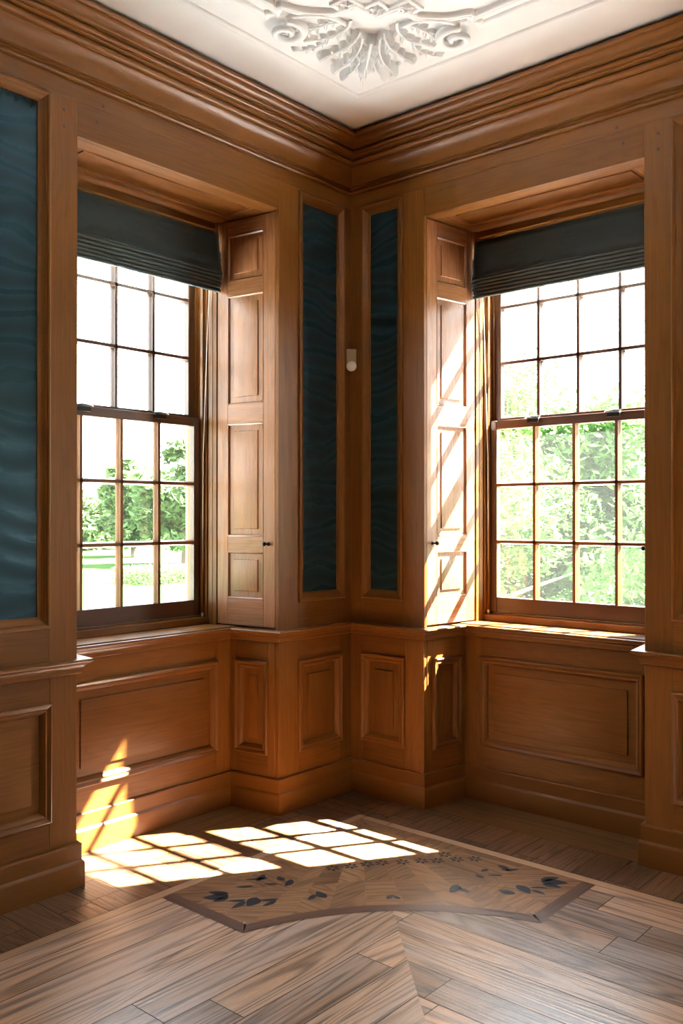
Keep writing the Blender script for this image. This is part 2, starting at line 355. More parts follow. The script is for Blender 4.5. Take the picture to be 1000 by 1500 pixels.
# ------------------------------------------------------------------ the room: walls
PAN = dict(z0=.302, z1=.787)             # wainscot panel height
FZ0, FZ1 = 1.103, 3.315                  # silk panel frames
SPEC = {
 'L': dict(dado=(.088, .437), silk=(.060, .432), far_dado=(1.925, 3.25), far_silk=(1.930, 3.25), back=(.735, 1.650), end=-RY, stile=(1.797, 1.925)),
 'R': dict(dado=(.088, .386), silk=(.088, .372), far_dado=(1.856, 3.15), far_silk=(1.856, 3.15), back=(.670, 1.590), end=RX, stile=(1.730, 1.856)),
}
TH = .026
W3 = (3.35, 4.55)              # a further window on the right-hand wall
walls = {}
for s in 'LR':
    c = SIDE[s]; T = c['T']; a, b = c['a'], c['b']; q = SPEC[s]; E = q['end']
    m = MB(T)
    V = lambda u0, u1, z0, z1, v=0.0, th=TH: m.box(u0, u1, v-th, v, z0, z1, 2)       # stile (upright grain)
    Hh = lambda u0, u1, z0, z1, v=0.0, th=TH: m.box(u0, u1, v-th, v, z0, z1, 0)      # rail (level grain)
    # upper part
    Hh(-.02, E, 3.328, 3.44)                                   # frieze
    Hh(a, b, ZH, 3.328)                                     # window header
    k0, k1 = q['silk']
    V(-.02, k0, .95, 3.328); V(k1, a, .95, 3.328)
    Hh(k0, k1, .95, FZ0); Hh(k0, k1, FZ1, 3.328)
    f0, f1 = q['far_silk']
    V(b, f0, .95, 3.328); Hh(f0, f1, .95, FZ0); Hh(f0, f1, FZ1, 3.328); V(f1, f1+.13, .95, 3.328)
    if s == 'L': V(f1+.13, E, .95, 3.328)
    else: V(f1+.13, W3[0], .95, 3.328); V(W3[1], E, .95, 3.328); Hh(W3[0], W3[1], ZH, 3.328)
    # dado
    d0, d1 = q['dado']
    V(-.02, d0, ZB-.04, .91); V(d1, a, ZB-.04, .91); Hh(d0, d1, PAN['z1'], .91); Hh(d0, d1, ZB-.04, PAN['z0'])
    g0, g1 = q['far_dado']
    V(b, g0, ZB-.04, .91); V(g1, g1+.13, ZB-.04, .91); Hh(g0, g1, PAN['z1'], .91); Hh(g0, g1, ZB-.04, PAN['z0'])
    Hh(g1+.13, E, ZB-.04, .91)
    # recess back
    r0, r1 = q['back']
    V(a, r0, ZB-.04, .91, -D); V(r1, b, ZB-.04, .91, -D); Hh(r0, r1, PAN['z1'], .91, -D); Hh(r0, r1, ZB-.04, PAN['z0'], -D)
    # recess cheeks (below the sill): boards whose face looks along u
    def cheek(u, sg):
        m.T = lambda p, q_, z: T(p-sg*SPL*q_, q_, z)
        X = lambda v0, v1, z0, z1, g: m.box(u, u-sg*TH, -v1, -v0, z0, z1, g)
        X(TH, .068, ZB-.04, .91, 2); X(.280, D, ZB-.04, .91, 2); X(.068, .280, PAN['z1'], .91, 1); X(.068, .280, ZB-.04, PAN['z0'], 1); m.T = T
    cheek(a, 1); cheek(b, -1)
    # reveal linings behind the shutters and soffit frame
    for u, sg in ((a, 1), (b, -1)):
        m.T = lambda p, q_, z, sg=sg: T(p-sg*SPL*q_, q_, z)
        m.box(u, u-sg*.012, -.021, -.0005, ZC1, ZH, 2)                # arris strip
        m.box(u-sg*.034, u-sg*.05, -.43, -.02, ZC1, ZH, 2)          # lining
        m.box(u+sg*.002, u-sg*.05, -.452, -.418, ZC1, ZH, 2)                # back post
        m.T = T
    m.box(a-.05, b+.05, -.10, -.026, ZH, ZH+.025, 0); m.box(a-.05, b+.05, -.46, -.325, ZH, ZH+.025, 0)
    m.box(a-.05, a+.085, -.325, -.10, ZH, ZH+.025, 1); m.box(b-.085, b+.05, -.325, -.10, ZH, ZH+.025, 1)
    m.box(a, b, -.50, -.455, 3.09, ZH+.025, 0)
    m.box(a, b, -.455, -.43, 3.145, ZH, 0)
    # masonry core behind the boards
    core = MB(T)
    K = lambda u0, u1, v0, v1, z0, z1: core.box(u0, u1, v0, v1, z0, z1, 2)
    K(-.8 if s == 'L' else -.05, a-.05, -.66, -.045, -.05, H+.1)
    if s == 'L': K(b+.05, E, -.66, -.045, -.05, H+.1)
    else:
        K(b+.05, W3[0], -.66, -.045, -.05, H+.1); K(W3[1], E, -.66, -.045, -.05, H+.1)
        K(W3[0], W3[1], -.66, -.045, -.05, ZC1-.02); K(W3[0], W3[1], -.66, -.045, ZH, H+.1)
        K(W3[0], W3[1], -.44, -.42, 2.35, ZH)
        for k in range(1, 4): K(W3[0]+.3*k-.012, W3[0]+.3*k+.012, -.58, -.54, ZC1-.02, ZH)
        for k in range(1, 7): K(W3[0], W3[1], -.58, -.54, ZC1+.32*k-.012, ZC1+.32*k+.012)
    K(a-.05, b+.05, -.66, -D-.045, -.05, .90)
    K(a-.05, b+.05, -.66, -.03, ZH+.04, H+.1)
    nm = 'wall_left' if s == 'L' else 'wall_right'
    wl = m.build(nm, M['oak'], bevel=.0012); tag(wl, kind='structure'); walls[s] = wl
    co = core.build('masonry_core', M['stone'], wl)
    # dowels in the stiles
    dw = MB(T)
    for u, z in (((q['stile'][0]+q['stile'][1])/2, 3.27), ((q['stile'][0]+q['stile'][1])/2, 3.20), (b-.10, 3.27), (b-.13, 3.35)):
        dw.lathe(lambda x, y, h, u=u, z=z: (u+x, h, z+y), [(.008, -.004), (.008, .0012), (.006, .0022)], 10)
    dw.build('dowel', M['oak_dark'], wl)

# the rest of the room, behind the camera
def backwall(name, T, U, wins):
    m = MB(T); us = [0]
    for x0, x1 in wins: us += [x0, x1]
    us.append(U)
    for i in range(0, len(us), 2): m.box(us[i], us[i+1], -.35, 0, -.05, H+.1, 2)
    for x0, x1 in wins:
        m.box(x0, x1, -.35, 0, -.05, .95, 0); m.box(x0, x1, -.35, 0, ZH, H+.1, 0)
        for k in range(1, 4):
            xx = x0+(x1-x0)*k/4; m.box(xx-.013, xx+.013, -.25, -.21, .95, ZH, 2)
        for k in range(1, 7):
            zz = .95+(ZH-.95)*k/7; m.box(x0, x1, -.25, -.21, zz-.013, zz+.013, 0)
    return tag(m.build(name, M['oak']), kind='structure')
backwall('wall_back', lambda u, v, z: (u, RY-v*-1 if False else RY+v, z), RX, [])
backwall('wall_side', lambda u, v, z: (RX-v, -u, z), -RY, [])
portal('daylight_portal', (3.95, .68, 2.06), (0, -1, 0), 1.2, 2.2)

# ------------------------------------------------------------------ plinth, dado cap, cornice
aL, bL = SIDE['L']['a'], SIDE['L']['b']; aR, bR = SIDE['R']['a'], SIDE['R']['b']
DS = D*SPL
PL = [(0, RY), (0, -bL), (-D, -bL+DS), (-D, -aL-DS), (0, -aL), (0, 0)]
PR = [(0, 0), (aR, 0), (aR+DS, D), (bR-DS, D), (bR, 0), (RX, 0)]
FULL = PL + PR[1:]
base_prof = [(-.02, ZB)] + [(.010, ZB)] + arc(.010, ZB-.007, .007, 90, 0, 4) + [(.0165, ZB-.010)] + [(.0165, .113), (.021, .108), (.026, .103), (.027, .098), (.027, -.01), (-.02, -.01)]
cap_prof = [(-.02, ZC1)] + [(.048, ZC1)] + arc(.048, ZC1-.007, .007, 90, -90, 5) + [(.043, ZC1-.016), (.041, ZC1-.022)] + arc(.041, ZC1-.040, .018, 90, 180, 4)[::1] + [(.020, ZC1-.042), (.019, ZC1-.060), (.012, ZC1-.064), (.008, ZC0+.001), (-.02, ZC0)]
for nm, pth in (('baseboard_left', PL), ('baseboard_right', PR)):
    m = MB(); half = pth
    m.sweep(pth, base_prof, -1)
    # mitre both ends at the room corner
    o = m.build(nm, M['oak_mould'], recalc=True); tag(o, kind='structure')
for nm, pth in (('trim_1', PL), ('trim_2', PR)):
    m = MB(); m.sweep(pth, cap_prof, -1)
    tag(m.build(nm, M['oak_mould'], recalc=True), kind='structure', label='oak dado cap moulding')
corn = [(-.01, 3.402), (.012, 3.402)] + arc(.012, 3.411, .009, -90, 90, 5) + [(.012, 3.424), (.020, 3.428), (.020, 3.436), (.040, 3.436)] \
     + [(.040, 3.446), (.043, 3.470), (.052, 3.496), (.066, 3.514), (.078, 3.522), (.078, 3.527)] + arc(.082, 3.544, .017, -80, 85, 7) \
     + [(.092, 3.564), (.104, 3.570), (.104, 3.577)] + arc(.106, 3.590, .013, -70, 90, 5) + [(.122, 3.605), (.122, 3.612), (.128, 3.616)] \
     + arc(.165, 3.612, .036, 175, 95, 6) + [(.163, 3.652), (.168, 3.654)] + arc(.166, 3.660, .013, -60, 80, 5) + [(.160, 3.674), (.142, 3.676), (.142, H+.01), (-.01, H+.01)]
for nm, pth in (('trim_3', [(0, RY), (0, 0), (.001, 0)]), ('trim_4', [(0, -.001), (0, 0), (RX, 0)])):
    m = MB(); pth = [(0, RY), (0, 0), (RX, 0)]
    # one half of the mitred run
    n0 = len(m.F); m.sweep(pth, corn, -1)
    npf = len(corn)-1
    keep = m.F[:npf+1] if nm == 'trim_3' else m.F[npf+1:]
    m.F = keep
    o = m.build(nm, M['oak_mould'], recalc=False, weld=False)
    bmm = bmesh.new(); bmm.from_mesh(o.data); bmesh.ops.delete(bmm, geom=[v for v in bmm.verts if not v.link_faces], context='VERTS'); bmesh.ops.recalc_face_normals(bmm, faces=bmm.faces); bmm.to_mesh(o.data); bmm.free()
    tag(o, kind='structure', label='oak cornice moulding')

# ------------------------------------------------------------------ wainscot panels
bol = [(-.004, 0), (-.004, .010)] + arc(.004, .010, .008, 180, 90, 4) + [(.012, .014), (.018, .010)] + [(.020, .013), (.026, .012), (.034, .004), (.040, -.004), (.042, -.010), (.042, -.022)]
fld = [(.030, -.012), (.082, -.009), (.084, -.002), (.088, -.001)]
def wainscot(F, a0, a1, label, T, horiz=False, z0=PAN['z0'], z1=PAN['z1']):
    ctr = T(*F((a0+a1)/2, z0, 0))
    t = thing('wainscot_panel', label, 'wall panel', ctr, 'raised oak panels below the dado cap')
    m = MB(T); m.ring(F, a0, a1, z0, z1, bol); m.build('moulding', M['oak'], t)
    m = MB(T); m.field(F, a0, a1, z0, z1, fld if (a1-a0) > .25 else [(.03, -.012), (.074, -.009), (.076, -.002), (.08, -.001)], 'a' if horiz else 'b'); m.build('raised_field', M['oak'], t)
LAB = {'L': ['small oak wainscot panel on corner pier, left of the corner', 'wide oak wainscot panel under the window whose lower part catches a tall sun patch',
             'narrow shaded oak wainscot panel on the recess cheek left of the corner pier', 'oak wainscot panel below the large blue silk panel at left edge'],
       'R': ['small oak wainscot panel on corner pier, right of the corner', 'wide shaded oak wainscot panel under the window with the sunlit shutter',
             'narrow oak wainscot panel on the recess cheek with sun streak at its top', 'oak wainscot panel cut off by the right edge of the picture']}
for s in 'LR':
    c = SIDE[s]; T = c['T']; a, b = c['a'], c['b']; q = SPEC[s]
    wainscot(lambda x, z, h: (x, h, z), *q['dado'], LAB[s][0], T)
    wainscot(lambda x, z, h: (x, -D+h, z), *q['back'], LAB[s][1], T, True)
    wainscot(lambda x, z, h: (a+SPL*x+h, -x, z), .068, .280, LAB[s][2], T)
    wainscot(lambda x, z, h: (x, h, z), *q['far_dado'], LAB[s][3], T, True)

# ------------------------------------------------------------------ silk wall panels
sfr = [(-.003, 0), (-.003, .007)] + arc(.004, .007, .007, 180, 60, 4) + [(.012, .008), (.016, .004), (.018, .006), (.030, -.004), (.040, -.010), (.046, -.012), (.048, -.022)]
SL = {'L': ['narrow teal silk wall panel left of the room corner', 'large blue watered silk wall panel at the left edge'],
      'R': ['narrow dark teal silk wall panel right of the room corner', 'dark silk wall panel, only its frame and a sliver at the right edge']}
for s in 'LR':
    T = SIDE[s]['T']; q = SPEC[s]
    for i, key in enumerate(('silk', 'far_silk')):
        a0, a1 = q[key]; F = lambda x, z, h: (x, h, z)
        t = thing('silk_panel', SL[s][i], 'wall covering', T((a0+a1)/2, 0, FZ0), 'silk panels framed in oak')
        m = MB(T); m.ring(F, a0, a1, FZ0, FZ1, sfr); m.build('frame', M['oak'], t)
        m = MB(T)
        nu, nz = max(3, int((a1-a0)/.05)), 40
        for iu in range(nu):
            for iz in range(nz):
                pts = []; uv = []
                for du, dz in ((0, 0), (1, 0), (1, 1), (0, 1)):
                    u = a0+.04+(a1-a0-.08)*(iu+du)/nu; z = FZ0+.04+(FZ1-FZ0-.08)*(iz+dz)/nz
                    bul = .0015*math.sin(u*11+z*3)*math.sin(z*5)
                    pts.append((u, -.0165+bul, z)); uv.append((u*1.0+i*3+(5 if s == 'R' else 0), z))
                m.quad(pts, uv)
        m.build('silk', M['silk'], t, weld=True, smooth=60)
        if s == 'L' and i == 1:
            fr = MB(T)
            for k in range(26):
                u = a0+.055+k*.012+random.uniform(-.004, .004); l = random.uniform(.015, .04)
                fr.tube([(u, -.012, FZ1-.044), (u+random.uniform(-.01, .01), -.008, FZ1-.044-l*.6), (u+random.uniform(-.016, .016), -.01, FZ1-.044-l)], .0016, 5)
            tag(fr.build('frayed_edge', M['silk'], t), kind='stuff')

# ------------------------------------------------------------------ soffit panels over the windows
SO = {'L': 'shaded oak ceiling panel inside the head of the left-hand window recess', 'R': 'sun-warmed oak ceiling panel inside the head of the right-hand window recess'}
for s in 'LR':
    c = SIDE[s]; T = c['T']; a, b = c['a'], c['b']
    t = thing('soffit_panel', SO[s], 'wall panel', T((a+b)/2, -.21, ZH), 'oak soffit panels')
    F = lambda x, y, h: (x, -y, ZH-h)
    m = MB(T); m.ring(F, a+.085, b-.085, .10, .325, [(-.001, 0), (.002, -.004), (.008, -.006), (.012, -.010), (.012, -.02)]); m.build('moulding', M['oak'], t)
    m = MB(T); m.field(F, a+.085, b-.085, .10, .325, [(.006, -.011), (.030, -.010), (.032, -.004), (.036, -.003)], 'a'); m.build('raised_field', M['oak'], t)

# ------------------------------------------------------------------ shutters
SH = {('L', 0): 'oak folding shutter in shade, beside the left-hand window near the corner', ('R', 0): 'oak folding shutter striped with bright sunlight and window bar shadows',
      ('L', 1): 'folding shutter behind the left window pier, only its black knob shows', ('R', 1): 'folding shutter behind the right window pier, only its black knob shows'}
RAILS = [(.975, 1.118), (1.370, 1.455), (2.065, 2.170), (2.762, 2.842), (3.092, 3.172)]
for s in 'LR':
    c = SIDE[s]; T = c['T']; a, b = c['a'], c['b']
    for e, (u, sg) in enumerate(((a, 1), (b, -1))):
        F = lambda x, z, h, u=u, sg=sg: (u+sg*(h-.004+SPL*x), -x, z)
        t = thing('window_shutter', SH[(s, e)], 'shutter', T(*F(.26, .975, -.015)), 'oak window shutters')
        m = MB(T)
        def bd(x0, x1, z0, z1, g):
            m.T = lambda p, q_, z: T(p-sg*SPL*q_, q_, z)
            m.box(u-sg*.032, u-sg*.004, -x1, -x0, z0, z1, g)
        bd(.028, .104, .975, 3.172, 2); bd(.345, .416, .975, 3.172, 2)
        for z0, z1 in RAILS: bd(.104, .345, z0, z1, 1)
        m.build('leaf_frame', M['oak_shutter'], t, bevel=.001)
        for i in range(4):
            z0, z1 = RAILS[i][1], RAILS[i+1][0]
            mm = MB(T)
            mm.ring(F, .104, .345, z0, z1, [(-.0005, .0005), (.003, .002), (.007, -.001), (.010, -.006), (.011, -.014)])
            mm.field(F, .104, .345, z0, z1, [(.008, -.0085), (.040, -.0075), (.042, -.002), (.046, -.0015)], 'b')
            mm.build('shutter_panel', M['oak_shutter'], t, recalc=True)
        k = MB(T)
        G = lambda x, y, h: F(.072+x, 1.416+y, h)
        k.lathe(G, [(.010, -.002), (.011, .003), (.005, .006), (.004, .018), (.008, .022), (.0115, .028), (.0115, .033), (.008, .038), (.003, .040)], 16)
        k.build('knob', M['iron'], t)

# ------------------------------------------------------------------ windows
def window(s, n):
    c = SIDE[s]; T = c['T']; a, b = c['a'], c['b']; ctr = (a+b)/2; g0, g1 = ctr-.478, ctr+.478
    m = MB(T)
    # box frame: jambs, parting beads, head
    for u, sg in ((a, 1), (b, -1)):
        e = g0-.052 if sg > 0 else g1+.052; k = u+sg*SPL*.45
        m.box(k-sg*.06, k+sg*.004, -.475, -.445, ZC1, 3.16, 2)
        m.box(k-sg*.06, e-sg*.012, -.490, -.468, ZC1, 3.16, 2)
        m.box(k-sg*.06, e-sg*.004, -.66, -.490, ZC1, 3.18, 2)
        m.box(e-sg*.006, e+sg*.012, -.528, -.508, 1.0, 3.16, 2)
        m.box(e-sg*.006, e+sg*.010, -.578, -.572, 1.0, 3.16, 2)
    m.box(a-.03, b+.03, -.66, -.460, 3.145, 3.20, 0)
    fr = m.build('window_%d' % n, M['oak'], bevel=.0012); tag(fr, kind='structure', label='sash window of twelve over twelve panes')
    m = MB(T)
    m.box(a+.03, b-.03, -.56, -D+.030, ZC1-.03, ZC1+.006, 0)
    m.box(a+.03, b-.03, -.545, -.480, ZC1+.006, 1.004, 0)
    m.box(a-.02, b+.02, -.70, -.528, ZC1-.03, 1.012, 0)
    m.build('sill', M['oak'], fr, bevel=.003)
    m = MB(T)                                                # stone reveal outside
    for u0, u1 in ((a-.25, g0-.13), (g1+.13, b+.25)): m.box(u0, u1, -.76, -.662, .80, 3.35, 2)
    m.box(a-.25, b+.25, -.76, -.662, 3.16, 3.35, 0); m.box(a-.25, b+.25, -.80, -.702, .75, .985, 0)
    m.build('stone_surround', M['stone'], fr)
    PW = (g1-g0)/4
    def sash(nm, vf, z0, z1, rails, bot, top):
        """vf: front face depth; z0..z1 glass; rails: z of bars; bot, top rail widths"""
        m = MB(T); vb = vf-.042
        m.box(g0-.052, g0, vb, vf, z0-bot, z1+top, 2); m.box(g1, g1+.052, vb, vf, z0-bot, z1+top, 2)
        m.box(g0, g1, vb, vf, z0-bot, z0, 0); m.box(g0, g1, vb, vf, z1, z1+top, 0)
        fo = m.build(nm, M['oak_dark'], fr, bevel=.003)
        m = MB(T)
        # glazing bars: ovolo section
        hw = .0150; sec = [(-hw, -.034), (-hw, -.024), (-hw*.95, -.020), (-hw*.72, -.011), (-hw*.56, -.003), (-hw*.56, 0), (hw*.56, 0), (hw*.56, -.003), (hw*.72, -.011), (hw*.95, -.020), (hw, -.024), (hw, -.034)]
        def bar(p0, p1, up):
            off = random.uniform(0, 30); t = random.random()
            A = []; B = []
            for o, d in sec:
                if up: A.append(m.v(p0[0]+o, vf+d-.001, p0[1])); B.append(m.v(p1[0]+o, vf+d-.001, p1[1]))
                else: A.append(m.v(p0[0], vf+d-.001, p0[1]+o)); B.append(m.v(p1[0], vf+d-.001, p1[1]+o))
            l = abs(p1[0]-p0[0])+abs(p1[1]-p0[1])
            for i in range(len(sec)):
                j = (i+1) % len(sec); m.f([A[i], A[j], B[j], B[i]], [(off, i*.006), (off, i*.006+.006), (off+l, i*.006+.006), (off+l, i*.006)], t)
        for i in range(1, 4): bar((g0+PW*i, z0-.002), (g0+PW*i, z1+.002), True)
        for z in rails: bar((g0-.002, z), (g1+.002, z), False)
        m.build('glazing_bars', M['oak'] if nm == 'lower_sash' else M['oak_dark'], fo)
        m = MB(T); m.box(g0-.005, g1+.005, vf-.032, vf-.029, z0-.005, z1+.005, 0); m.build('glass', M['glass'], fo)
        return fo
    sash('lower_sash', -.530, 1.100, 2.061, (1.418, 1.741), .086, .048)
    sash('upper_sash', -.578, 2.128, 3.088, (2.442, 2.764), .042, .055)
    for k in (.25, .74):
        u = g0+(g1-g0)*k
        m = MB(T); m.box(u-.036, u+.036, -.531, -.512, 2.082, 2.106, 0); m.box(u-.030, u+.030, -.556, -.528, 2.104, 2.112, 0); sc_ = m.build('sash_catch', M['iron'], fr, bevel=.002)
        m = MB(T); m.tube([(u+.030, -.545, 2.116), (u, -.530, 2.119), (u-.034, -.516, 2.113), (u-.046, -.512, 2.106)], [.005, .004, .004, .0055], 8); m.build('catch_lever', M['bright_metal'], sc_)
window('L', 1); window('R', 2)

# ------------------------------------------------------------------ roman blinds
BL = {'L': 'teal roman blind drawn up over the left-hand window', 'R': 'teal roman blind drawn up over the right-hand window'}
for s in 'LR':
    c = SIDE[s]; T = c['T']; a, b = c['a'], c['b']; u0, u1 = a+.066, b-.066
    t = thing('roman_blind', BL[s], 'blind', T((a+b)/2, -.42, 3.12), 'roman blinds of dark teal cloth')
    def sheet(m, prof, uA, uB, n=36, wob=.004, ph=0):
        rows = []
        for i in range(n+1):
            u = uA+(uB-uA)*i/n
            rows.append([m.v(u, v+wob*math.sin(u*9+k*.35+ph)*(k/(len(prof)-1)), z+wob*.6*math.sin(u*5.3+ph+k*.2)*(k/(len(prof)-1))) for k, (v, z) in enumerate(prof)])
        for i in range(n):
            for k in range(len(prof)-1):
                m.f([rows[i][k], rows[i+1][k], rows[i+1][k+1], rows[i][k+1]], [(i*.03, k*.03), (i*.03+.03, k*.03), (i*.03+.03, k*.03+.03), (i*.03, k*.03+.03)])
    m = MB(T); m.box(u0+.01, u1-.01, -.428, -.402, 3.085, 3.118, 0); m.build('headrail', M['lining'], t)
    m = MB(T)
    sheet(m, [(-.400, 3.116), (-.397, 3.08), (-.395, 3.03), (-.392, 2.98), (-.386, 2.94), (-.378, 2.912), (-.372, 2.902)], u0, u1, ph=.3 if s == 'L' else 1.7)
    m.build('front_cloth', M['blind'], t, smooth=60, solid=.004)
    nf = 6
    for k in range(nf):
        zt = 2.903-.0185*k; vo = -.366-.0045*k
        m = MB(T)
        sheet(m, [(-.402, zt+.01), (vo-.016, zt+.003), (vo-.003, zt-.001), (vo+.001, zt-.007), (vo-.001, zt-.013), (vo-.010, zt-.0165), (-.405, zt-.012)], u0-.004*(k % 2), u1+.003*((k+1) % 2), wob=.0025, ph=k*1.3)
        m.build('fold', M['blind'], t, smooth=60, solid=.003)
    m = MB(T)
    sheet(m, [(-.408, 3.07), (-.41, 2.95), (-.412, 2.80)], u0+.006, u1-.006, wob=.002); m.build('lining', M['lining'], t, smooth=60, solid=.002)
    m = MB(T)
    e = u0-.001
    tp = [(3.015, .000), (3.00, .010), (2.975, .016), (2.945, .014), (2.918, .003)]
    for k in range(4):
        (za, wa), (zb_, wb) = tp[k], tp[k+1]
        m.quad([(e-.002, -.392, za), (e-.003+wa*.3, -.390+wa, za), (e-.003+wb*.3, -.390+wb, zb_), (e-.002, -.392, zb_)]); m.build('turned_edge', M['lining'], t, solid=.002)
    m = MB(T)
    uc = (a+b)/2-.478-.044
    m.lathe(lambda x, y, h: (uc+x, -.512+y, 1.03-h), [(.002, -.002), (.0055, .003), (.007, .014), (.004, .026), (.002, .028)], 10)
    acorn = m
    m = MB(T); m.tube([(uc, -.440, 3.08), (uc, -.470, 2.6), (uc+.001, -.505, 1.9), (uc, -.512, 1.03)], .0024, 6)
    cdo = m.build('cord', M['cord'], t); acorn.build('cord_end', M['cord'], cdo)

# ------------------------------------------------------------------ sensor in the corner
t = thing('motion_sensor', 'small round white sensor under a beige box in the room corner', 'sensor', (.02, -.02, 2.38))
DG = Vector((1, -1, 0)).normalized(); SD = Vector((1, 1, 0)).normalized()
def FD(x, z, h): 
    p = Vector((.0, -.0, 2.43))+SD*x+DG*h; return (p.x, p.y, p.z+z)
m = MB(lambda x, h, z: FD(x, z, h)); m.box(-.028, .028, .012, .052, -.005, .085, 2); m.build('mounting_box', M['sensor_box'], t, bevel=.004)
m = MB(); m.lathe(lambda x, y, h: FD(x, y-.012, h+.030), [(.027, 0), (.029, .012), (.0285, .024), (.025, .030), (.019, .031), (.0185, .034), (.012, .040), (.004, .042)], 28); m.build('dome', M['sensor_white'], t)
m = MB(); m.lathe(lambda x, y, h: FD(x, y-.012, h+.012), [(.018, 0), (.018, .02)], 16); m.build('swivel', M['sensor_box'], t)

# ------------------------------------------------------------------ floor
FX, FY = .372, -.358          # inner edge of the border strips
m = MB(); m.box(-.6, RX+.1, RY-.1, .6, -.10, -.0015, 0); fl = m.build('floor', M['gap']); tag(fl, kind='structure')
GAP = .0017
def clip(poly, nx, ny, d):     # keep nx*x+ny*y <= d
    out = []
    for i in range(len(poly)):
        p, q = poly[i], poly[(i+1) % len(poly)]; fp, fq = nx*p[0]+ny*p[1]-d, nx*q[0]+ny*q[1]-d
        if fp <= 0: out.append(p)
        if fp*fq < 0:
            k = fp/(fp-fq); out.append((p[0]+(q[0]-p[0])*k, p[1]+(q[1]-p[1])*k))
    return out
def planks(m, x0, x1, y0, y1, along, w, lmin, lmax, clips=(), rng=None, start=0.0, z=0.0):
    rng = rng or random
    if along == 'x': A0, A1, B0, B1 = x0, x1, y0, y1
    else: A0, A1, B0, B1 = y0, y1, x0, x1
    k = B0-start
    while k < B1:
        p = A0-rng.uniform(0, lmax)
        while p < A1:
            l = rng.uniform(lmin, lmax)
            a0, a1, b0, b1 = max(p, A0)+GAP, min(p+l, A1)-GAP, max(k, B0)+GAP, min(k+w, B1)-GAP
            p += l
            if a1 <= a0 or b1 <= b0: continue
            poly = [(a0, b0), (a1, b0), (a1, b1), (a0, b1)] if along == 'x' else [(b0, a0), (b1, a0), (b1, a1), (b0, a1)]
            for cl in clips:
                poly = clip(poly, *cl)
                if len(poly) < 3: break
            if len(poly) < 3: continue
            ox, oy, t = rng.uniform(0, 40), rng.uniform(0, 40), rng.random()
            I = [m.v(px, py, z) for px, py in poly]
            uv = [((px+ox, py+oy) if along == 'x' else (py+ox, px+oy)) for px, py in poly]
            m.f(I, uv, t)
        k += w
r = random.Random(11)
m = MB()
R2 = 1/math.sqrt(2)
cdiag = .045                 # the mitre line x + y = cdiag
# main field: planks beside the left wall run with it, those beside the right wall run with that one
planks(m, FX, RX, RY, FY, 'y', .165, .9, 2.0, [(1, 1, cdiag)], r, start=.082)
planks(m, FX, RX, RY, FY, 'x', .165, .9, 2.0, [(-1, -1, -cdiag)], r, start=.05)
m.build('field_planks', M['floor'], fl, smooth=0, recalc=False)
m = MB()
planks(m, 0, FX-.054, RY, 0, 'x', .15, .32, .322, [], r)
planks(m, FX-.054, RX, FY+.054, 0, 'y', .15, .5, .51, [], r)
m.build('border_planks', M['floor_dark'], fl, smooth=0, recalc=False)
m = MB()
planks(m, FX-.054, FX, RY, FY+.054, 'y', .06, 2.5, 4.0, [], r); planks(m, FX, RX, FY, FY+.054, 'x', .06, 2.5, 4.0, [], r)
m.build('border_strip', M['floor_edge'], fl, smooth=0, recalc=False)
m = MB()
planks(m, -D, 0, -bL, -aL, 'y', .195, 2.5, 3, [], r); planks(m, aR, bR, 0, D, 'x', .195, 2.5, 3, [], r)
m.build('bay_planks', M['floor_recess'], fl, smooth=0, recalc=False)

# inlaid corner panel with a concave edge
mq = thing('marquetry_panel', 'inlaid corner floor panel with dark leaf sprays and a concave edge', 'floor inlay', (.9, -.95, 0))
YB, XB = -1.640, 1.662
PA, PB = Vector((.858, YB)), Vector((XB, -.836))
mid = (PA+PB)/2; sag = .150
ndir = Vector((-R2, R2)); hl = (PB-PA).length/2; rad = (hl*hl+sag*sag)/(2*sag); cc = mid-ndir*(rad-sag)
def arcpts(rr, n=28):
    out = []
    a0 = math.atan2(PA.y-cc.y, PA.x-cc.x); a1 = math.atan2(PB.y-cc.y, PB.x-cc.x)
    for i in range(n+1):
        q = a0+(a1-a0)*i/n; out.append(Vector((cc.x+rr*math.cos(q), cc.y+rr*math.sin(q))))
    return out
BW = .058
outer = arcpts(rad); inner = arcpts(rad+BW)
# ground: strips of board across, under the band
zg = .0008
m = MB()
ring_in = [Vector((FX+.001, YB+BW))] + [p for p in inner if p.y > YB+BW and p.x < XB-BW] + [Vector((XB-BW, FY-.001)), Vector((FX+.001, FY-.001))]
# boards run square to the diagonal, split in a fan of wedges between the corner and the arc
nb = 9
fx, fy = FX+.001, FY-.001
edge = [Vector((FX+.001, YB+BW-.02))] + [p for p in inner if p.y > YB+BW-.02 and p.x < XB-BW+.02] + [Vector((XB-BW+.02, FY-.001))]
